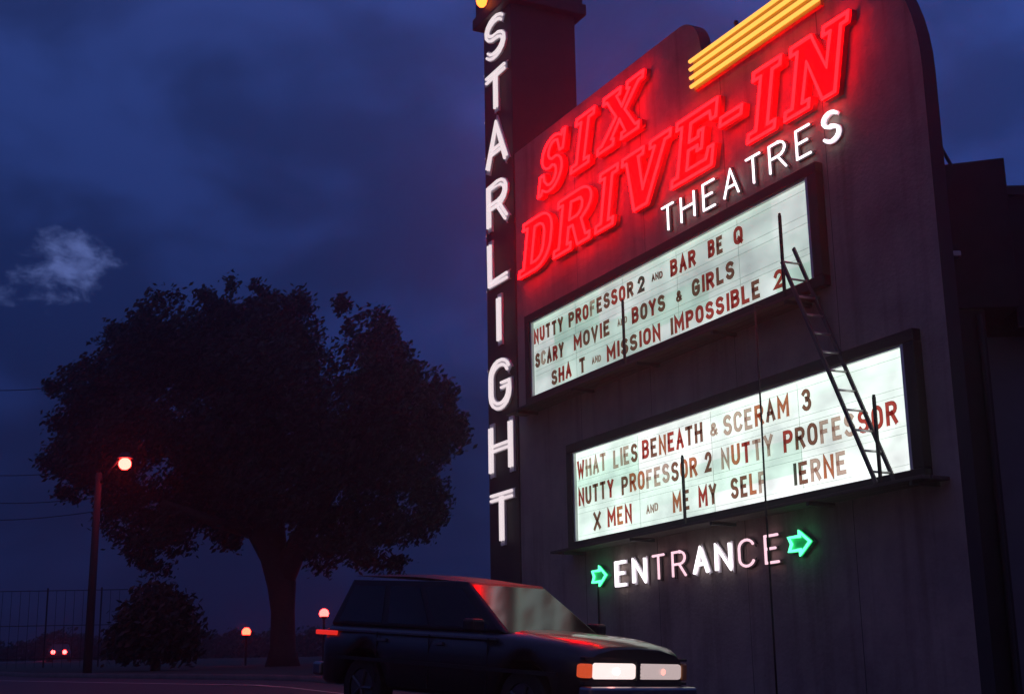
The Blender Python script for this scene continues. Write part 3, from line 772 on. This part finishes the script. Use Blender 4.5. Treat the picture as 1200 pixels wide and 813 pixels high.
tree(186, 782, 47, bush_lobes, [[(186, 784, 0, 6), (186, 750, 0, 4), (180, 720, 0, 2)], [(187, 765, 0, 4), (205, 735, 0, 2)]], 'bush', 'low rounded bush between the lamp post and the big tree', 5, per=60, size=.13)
bpy.data.objects['bush']['category'] = 'bush'
rnd = random.Random(11)
mb = MB()
lob = []
x = -84.0
while x < 80:
    r = rnd.uniform(.9, 1.9); yy = 140 + rnd.uniform(-6, 6)
    lob.append((x, yy, ground_z(x, yy) + r * .5, r * 1.3)); x += rnd.uniform(.8, 1.5)
leaf_cloud(mb, lob, 14, .22, rnd, .8)
tag(mb.build('treeline', m_leaf), 'dark low line of far shrubs along the horizon', 'shrubs', kind='stuff')

# ------------------------------------------------------------------ fence at the far left
D = 66.0; k = D / 1637
fx0, fx1 = (-130 - 600) * k, (150 - 600) * k
t = empty('fence', ((fx0 + fx1) / 2, D, ground_z(fx0, D)), 0, 'tall thin barred fence at the far left behind the lamp post', 'fence')
ofs = ((fx0 + fx1) / 2, D, ground_z(fx0, D)); gz = ofs[2]; ht = 3.5
x = fx0; i = 0
mbp = MB()
while x < fx1:
    if i % 6 == 0:
        mb = MB(); mb.box(x - .03, x + .03, D - .03, D + .03, gz - .2, gz + ht + .12); mb.build('post', m_iron, t, ofs)
    else:
        mbp.box(x - .009, x + .009, D - .009, D + .009, gz, gz + ht)
    x += .42; i += 1
mbp.build('picket_infill', m_iron, t, ofs)
for zz in (.4, 1.9, ht):
    mb = MB(); mb.box(fx0, fx1, D + .025, D + .065, gz + zz - .016, gz + zz + .016); mb.build('rail', m_iron, t, ofs)

# ------------------------------------------------------------------ lamps on posts
def pxz(py, x_px, D): return CAM_Z + (827.5 - 0.0168 * x_px - py) / 1637 * D * 1.0
D = 44.0; kx = D / 1637
lx, tz = (109 - 600) * kx, pxz(566, 112, D)
hx, hz = (142 - 600) * kx * 1.0, pxz(552, 142, D)
gz = ground_z(lx, D)
t = empty('street_lamp', (lx, D, gz), 0, 'street lamp on a leaning wooden pole in front of the big tree, glowing orange', 'street lamp')
o3 = (lx, D, gz)
mb = MB(); mb.tube([(lx - .02, D, gz - .2), (lx, D, tz + .12)], [.14, .10], 10); mb.build('pole', m_wood, t, o3, smooth=True)
mb = MB(); mb.tube([(lx, D, tz - .3), (lx + .35, D - .1, tz + .15), (hx - .1, D - .2, hz + .28)], .035, 8); mb.build('arm', m_iron, t, o3, smooth=True)
mb = MB(); mb.tube([(hx - .02, D - .2, hz + .36), (hx - .02, D - .2, hz + .17)], [.1, .26], 12); hd = mb.build('lamp_head', m_iron, t, o3)
mb = MB(); mb.ball((hx - .02, D - .2, hz), .20, 14, (1, 1, .95)); mb.build('bulb', glow('sodium_lamp', (1.0, .028, .021), 34.0), hd, o3, smooth=True)
def post_lamp(px, py, D, r, cc, s, label):
    kx = D / 1637; lx = (px - 600) * kx; z = pxz(py, px, D); gz = ground_z(lx, D)
    t = empty('post_lamp', (lx, D, gz), 0, label, 'lamp', 'small lamps by the road')
    o3 = (lx, D, gz)
    mb = MB(); mb.tube([(lx, D, gz - .1), (lx, D, z - r * .8)], .045, 8); mb.build('post', m_iron, t, o3)
    mb = MB(); mb.tube([(lx, D, z - r * 1.1), (lx, D, z - r * .6)], [.06, r * .8], 10); mb.build('collar', m_iron, t, o3)
    mb = MB(); mb.ball((lx, D, z), r, 12); mb.build('globe', glow('globe_' + label[:5].strip(), cc, s), t, o3, smooth=True)
post_lamp(289, 746, 60, .19, (1.0, .028, .014), 21.0, 'small orange globe lamp on a post beside the tree trunk')
post_lamp(378, 725, 58, .20, (1.0, .033, .029), 18.0, 'pale pink globe lamp seen just above the vehicle tail light')

# ------------------------------------------------------------------ overhead wires
for i, (ya, yb, xa, xb, Dw) in enumerate(((437, 449, -160, 118, 44), (541, 556, -160, 112, 44), (574, 590, -160, 112, 44), (599, 606, -160, 112, 44))):
    kx = Dw / 1637; mb = MB(); pts = []
    for j in range(13):
        f = j / 12; x = xa + (xb - xa) * f; y = ya + (yb - ya) * f + 10 * math.sin(math.pi * f)
        pts.append(((x - 600) * kx, Dw + .1 + (1 - f) * 2, pxz(y, x, Dw)))
    mb.tube(pts, .013, 5)
    o = mb.build('power_line', m_iron, origin=pts[0]); o.location = pts[0]
    tag(o, ('highest thin power line reaching the tree crown at the far left', 'second highest of the thin power lines at the far left',
            'power line just above the lowest one at the far left', 'lowest thin power line running to the lamp pole')[i], 'power line', 'power lines at the far left')

# ------------------------------------------------------------------ vehicles
def lerp(a, b, f): return a + (b - a) * f
def vehicle(loc, yaw, pitch, roll, label, cat, detail=True):
    t = empty('suv', loc, 0, label, cat)
    t.rotation_euler = (roll, pitch, yaw)
    paint = mat('dark_car_paint', (.012, .011, .013), .3, coat=.55, var=.05)
    glass = mat('car_glass', (.005, .005, .006), .05, ior=1.5)
    screen = mat('windscreen_glass', (.012, .012, .012), .09, ior=1.9)
    blk = mat('car_black_trim', (.015, .015, .016), .5)
    chrome = mat('car_bright_trim', (.30, .29, .30), .3, metal=1.0)
    # lower body lofted along x; the sill rises over the wheels
    mb = MB(); st = []
    N_ = 58
    for i in range(N_ + 1):
        x = -2.2 + 4.4 * i / N_
        e = min(1.0, (2.2 - abs(x)) / .22 + .0)
        w = .87 - .10 * (1 - min(1, e)) ** 2 - (.05 * sstep(1.2, 2.2, x))
        zb = .36
        for wx in (-1.32, 1.38):
            d = abs(x - wx)
            if d < .44: zb = max(zb, .33 + math.sqrt(.44 ** 2 - d * d))
        if x > .9: q_ = (x - .9) / 1.3; zt = 1.06 - .055 * q_ - .10 * q_ ** 7
        elif x < -2.0: zt = 1.06
        else: zt = 1.06
        cr = .055 if x > .9 else .01
        st.append([(x, -w + .05, zb), (x, -w, zb + .05), (x, -w - .012, .80), (x, -w + .02, zt - .06), (x, -w + .10, zt - .008), (x, -w * .5, zt + cr * .8), (x, 0, zt + cr),
                   (x, w * .5, zt + cr * .8), (x, w - .10, zt - .008), (x, w - .02, zt - .06), (x, w + .012, .80), (x, w, zb + .05), (x, w - .05, zb)])
    m = len(st[0])
    for s in st: mb.v += s
    for i in range(N_):
        for j in range(m):
            j2 = (j + 1) % m
            mb.f.append((i * m + j, (i + 1) * m + j, (i + 1) * m + j2, i * m + j2)); mb.mi.append(0)
    mb.f.append(tuple(range(m))); mb.mi.append(0)
    mb.f.append(tuple(N_ * m + j for j in reversed(range(m)))); mb.mi.append(0)
    body = mb.build('body', paint, t)
    body.data.polygons.foreach_set('use_smooth', [len(p.vertices) == 4 for p in body.data.polygons])
    # greenhouse: roof slab and pillars around the panes
    zb_, zr = 1.05, 1.60
    B = {'wl': (.98, -.76), 'tl': (.16, -.63)}
    corners_b = [(1.02, -.76), (1.02, .76), (-2.12, .78), (-2.12, -.78)]
    corners_t = [(.18, -.62), (.18, .62), (-1.90, .64), (-1.90, -.64)]
    ROOF = lambda x: zr + .05 * sstep(.3, -.9, x)
    def side(i, f0, f1, g0, g1, inset_=0.0):
        a0, a1 = corners_b[i], corners_b[(i + 1) % 4]; b0_, b1_ = corners_t[i], corners_t[(i + 1) % 4]
        def P(f, g):
            p = (lerp(a0[0], a1[0], f), lerp(a0[1], a1[1], f)); q = (lerp(b0_[0], b1_[0], f), lerp(b0_[1], b1_[1], f))
            return Vector((lerp(p[0], q[0], g), lerp(p[1], q[1], g), lerp(zb_, zr, g)))
        v = [P(f0, g0), P(f1, g0), P(f1, g1), P(f0, g1)]
        nn = (v[1] - v[0]).cross(v[3] - v[0]).normalized()
        c = Vector((-.9, 0, 1.3))
        if nn.dot(v[0] - c) < 0: nn = -nn
        return v, nn
    mb = MB()
    mb.add([(x, y, zb_) for x, y in corners_b] + [(x, y, zr) for x, y in corners_t], [(0, 1, 5, 4), (1, 2, 6, 5), (2, 3, 7, 6), (3, 0, 4, 7), (3, 2, 1, 0)])
    # crowned roof
    nx_, ny_ = 8, 6; bb = len(mb.v)
    for i in range(nx_ + 1):
        for j in range(ny_ + 1):
            x = lerp(-1.92, .18, i / nx_); y = lerp(-1, 1, j / ny_) * lerp(.64, .62, i / nx_)
            mb.v.append((x, y, ROOF(x) + .045 * (1 - (2 * j / ny_ - 1) ** 2) ** .6 * (1 - (2 * i / nx_ - 1) ** 4)))
    for i in range(nx_):
        for j in range(ny_):
            a = bb + i * (ny_ + 1) + j
            mb.f.append((a, a + ny_ + 1, a + ny_ + 2, a + 1)); mb.mi.append(0)
    bevel(mb.build('cabin', mat('cabin_paint', (.012, .011, .013), .42), t), .045, 3)
    def pane(name, i, f0, f1, g0, g1, m_=glass, off=.005, th=.004):
        v, nn = side(i, f0, f1, g0, g1)
        mb = MB(); mb.add([p + nn * off for p in v] + [p + nn * (off - th) for p in v], [(0, 1, 2, 3), (7, 6, 5, 4), (0, 4, 5, 1), (1, 5, 6, 2), (2, 6, 7, 3), (3, 7, 4, 0)])
        return mb.build(name, m_, t)
    pane('windscreen', 0, .035, .965, .03, .95, screen)
    for i, segs in ((1, ((.07, .36), (.40, .64), (.68, .95))), (3, ((.05, .32), (.36, .60), (.64, .93)))):
        for a, b in segs: pane('window', i, a, b, .10, .88)
    pane('window', 2, .08, .92, .15, .88)
    # belt trim, doors, mirrors, handles
    for s in (-1, 1):
        mb = MB(); mb.box(-2.0, .98, s * .862 - .012, s * .862 + .012, .985, 1.005); mb.build('belt_trim', chrome, t)
        mb = MB(); mb.box(-1.9, 1.9, s * .886 - .012, s * .886 + .012, .66, .70); mb.build('side_moulding', blk, t)
        mb = MB(); mb.box(.62, .80, s * .97 - .09, s * .97 + .09, 1.06, 1.20); bevel(mb.build('mirror', blk, t), .03)
        for x in (.05, -.95):
            mb = MB(); mb.box(x - .08, x + .08, s * .885 - .012, s * .885 + .012, .90, .93); mb.build('door_handle', chrome, t)
        for x0_ in (.85, -.12, -1.05):
            mb = MB(); mb.box(x0_ - .004, x0_ + .004, s * .878 - .006, s * .878 + .006, .42, 1.0); mb.build('door_seam', blk, t)
        for wx in (-1.32, 1.38):
            mb = MB(); y0, y1 = s * .86, s * .64
            n_ = 24; ring = []
            for yy, rr in ((y0, .22), (y0, .33), (s * .84, .35), (y1 + s * .02, .35), (y1, .33)):
                ring.append([(wx + rr * math.cos(2 * math.pi * q / n_), yy, .35 + rr * math.sin(2 * math.pi * q / n_)) for q in range(n_)])
            for r_ in ring: mb.v += r_
            for a in range(4):
                for q in range(n_):
                    q2 = (q + 1) % n_; mb.f.append((a * n_ + q, a * n_ + q2, (a + 1) * n_ + q2, (a + 1) * n_ + q)); mb.mi.append(0)
            mb.f.append(tuple(4 * n_ + q for q in range(n_))); mb.mi.append(0)
            wh = empty('wheel', (0, 0, 0)); wh.parent = t
            mb.build('tyre', mat('tyre_rubber', (.02, .02, .02), .85), wh)
            mb = MB(); mb.tube([(wx, s * .845, .35), (wx, s * .70, .35)], .215, 20)
            for q in range(5):
                a = 2 * math.pi * q / 5; mb.tube([(wx, s * .852, .35), (wx + .2 * math.cos(a), s * .852, .35 + .2 * math.sin(a))], .025, 6)
            mb.build('rim', mat('dull_rim', (.10, .10, .11), .45, metal=.7), wh)
    # front: grille, lamps, bumper
    mb = MB(); mb.box(2.16, 2.222, -.03, .03, .64, .84)
    for z in (.68, .72, .76, .80): mb.box(2.222, 2.23, -.028, .028, z - .008, z + .008)
    mb.build('grille', blk, t)
    mb = MB(); mb.box(2.14, 2.21, -.80, .80, .60, .63); mb.box(2.14, 2.21, -.80, .80, .845, .87); mb.build('lamp_surround', blk, t)
    for a, b, e, c, eb in ((-.68, -.035, 1.15, (1.0, .80, .77), 40.0), (.035, .70, .52, (1.0, .78, .77), 2.0)):
        mb = MB(); mb.box(2.15, 2.235, a, b, .655, .815)
        h = mb.build('headlight', glow('headlight_glow_%d' % int(e * 10), c, e), t); bevel(h, .035, 3)
        mb = MB(); mb.ball((2.25, lerp(a, b, .5), .735), .035, 10, (.5, 1, 1))
        mb.build('bulb', glow('headlight_bulb_%d' % int(e * 10), (1.0, .30, .26), eb), h)
    mb = MB(); mb.box(2.08, 2.225, -.80, -.69, .665, .805); bevel(mb.build('corner_lamp', glow('amber_lamp', (1.0, .12, .035), .60), t), .02)
    mb = MB(); mb.box(2.08, 2.225, .71, .80, .645, .825); bevel(mb.build('corner_lamp', mat('amber_lens', (.5, .2, .06), .3), t), .02)
    mb = MB(); mb.box(2.16, 2.34, -.84, .84, .44, .585); bevel(mb.build('bumper', chrome, t), .03)
    mb = MB(); mb.box(-2.34, -2.16, -.84, .84, .44, .60); bevel(mb.build('bumper', chrome, t), .03)
    for s in (-1, 1):
        mb = MB(); mb.box(-2.25, -1.84, s * .868 - .02, s * .868 + .02, .93, .985)
        bevel(mb.build('tail_light', glow('tail_lamp_%d' % (s + 1), (1.0, .03, .02), .75 if s < 0 else .4), t), .01)
    return t
vx, vy, vyaw = -0.33, 16.54, -0.8006
hd_ = (math.cos(vyaw), math.sin(vyaw)); lf = (-hd_[1], hd_[0])
gzv = 0.872
vehicle((vx, vy, gzv), vyaw, 0.0795, -0.0077, 'dark sport utility vehicle with lit headlights passing in front of the sign', 'car')
# far car: only its lit headlights read
Dc = 118.0; kx = Dc / 1637; cx_ = (76 - 600) * kx; gz = ground_z(cx_, Dc) + .03
t = empty('sedan', (cx_, Dc, gz), R(-75), 'distant car at the far left with two small bright headlights', 'car')
mb = MB()
prof = [(-2.1, .35), (2.1, .35), (2.1, .72), (1.9, .82), (.9, .92), (.35, 1.38), (-1.1, 1.40), (-1.8, .98), (-2.1, .92)]
n = len(prof)
mb.add([(x, -.82 if z < .95 else -.62, z) for x, z in prof] + [(x, .82 if z < .95 else .62, z) for x, z in prof],
       [tuple(reversed(range(n))), tuple(range(n, 2 * n))] + [(i, (i + 1) % n, n + (i + 1) % n, n + i) for i in range(n)])
bevel(mb.build('body', mat('far_car_paint', (.05, .05, .06), .4), t), .05)
for s in (-1, 1):
    mb = MB(); mb.ball((2.12, s * .45, .68), .17, 12, (.4, 1, 1)); mb.build('headlight', glow('far_headlight', (1.0, .035, .033), 26.0), t, smooth=True)
    for wx in (-1.3, 1.3):
        mb = MB(); mb.tube([(wx, s * .83, .32), (wx, s * .62, .32)], .32, 14); mb.build('wheel', mat('tyre_rubber', (.02, .02, .02), .85), t)
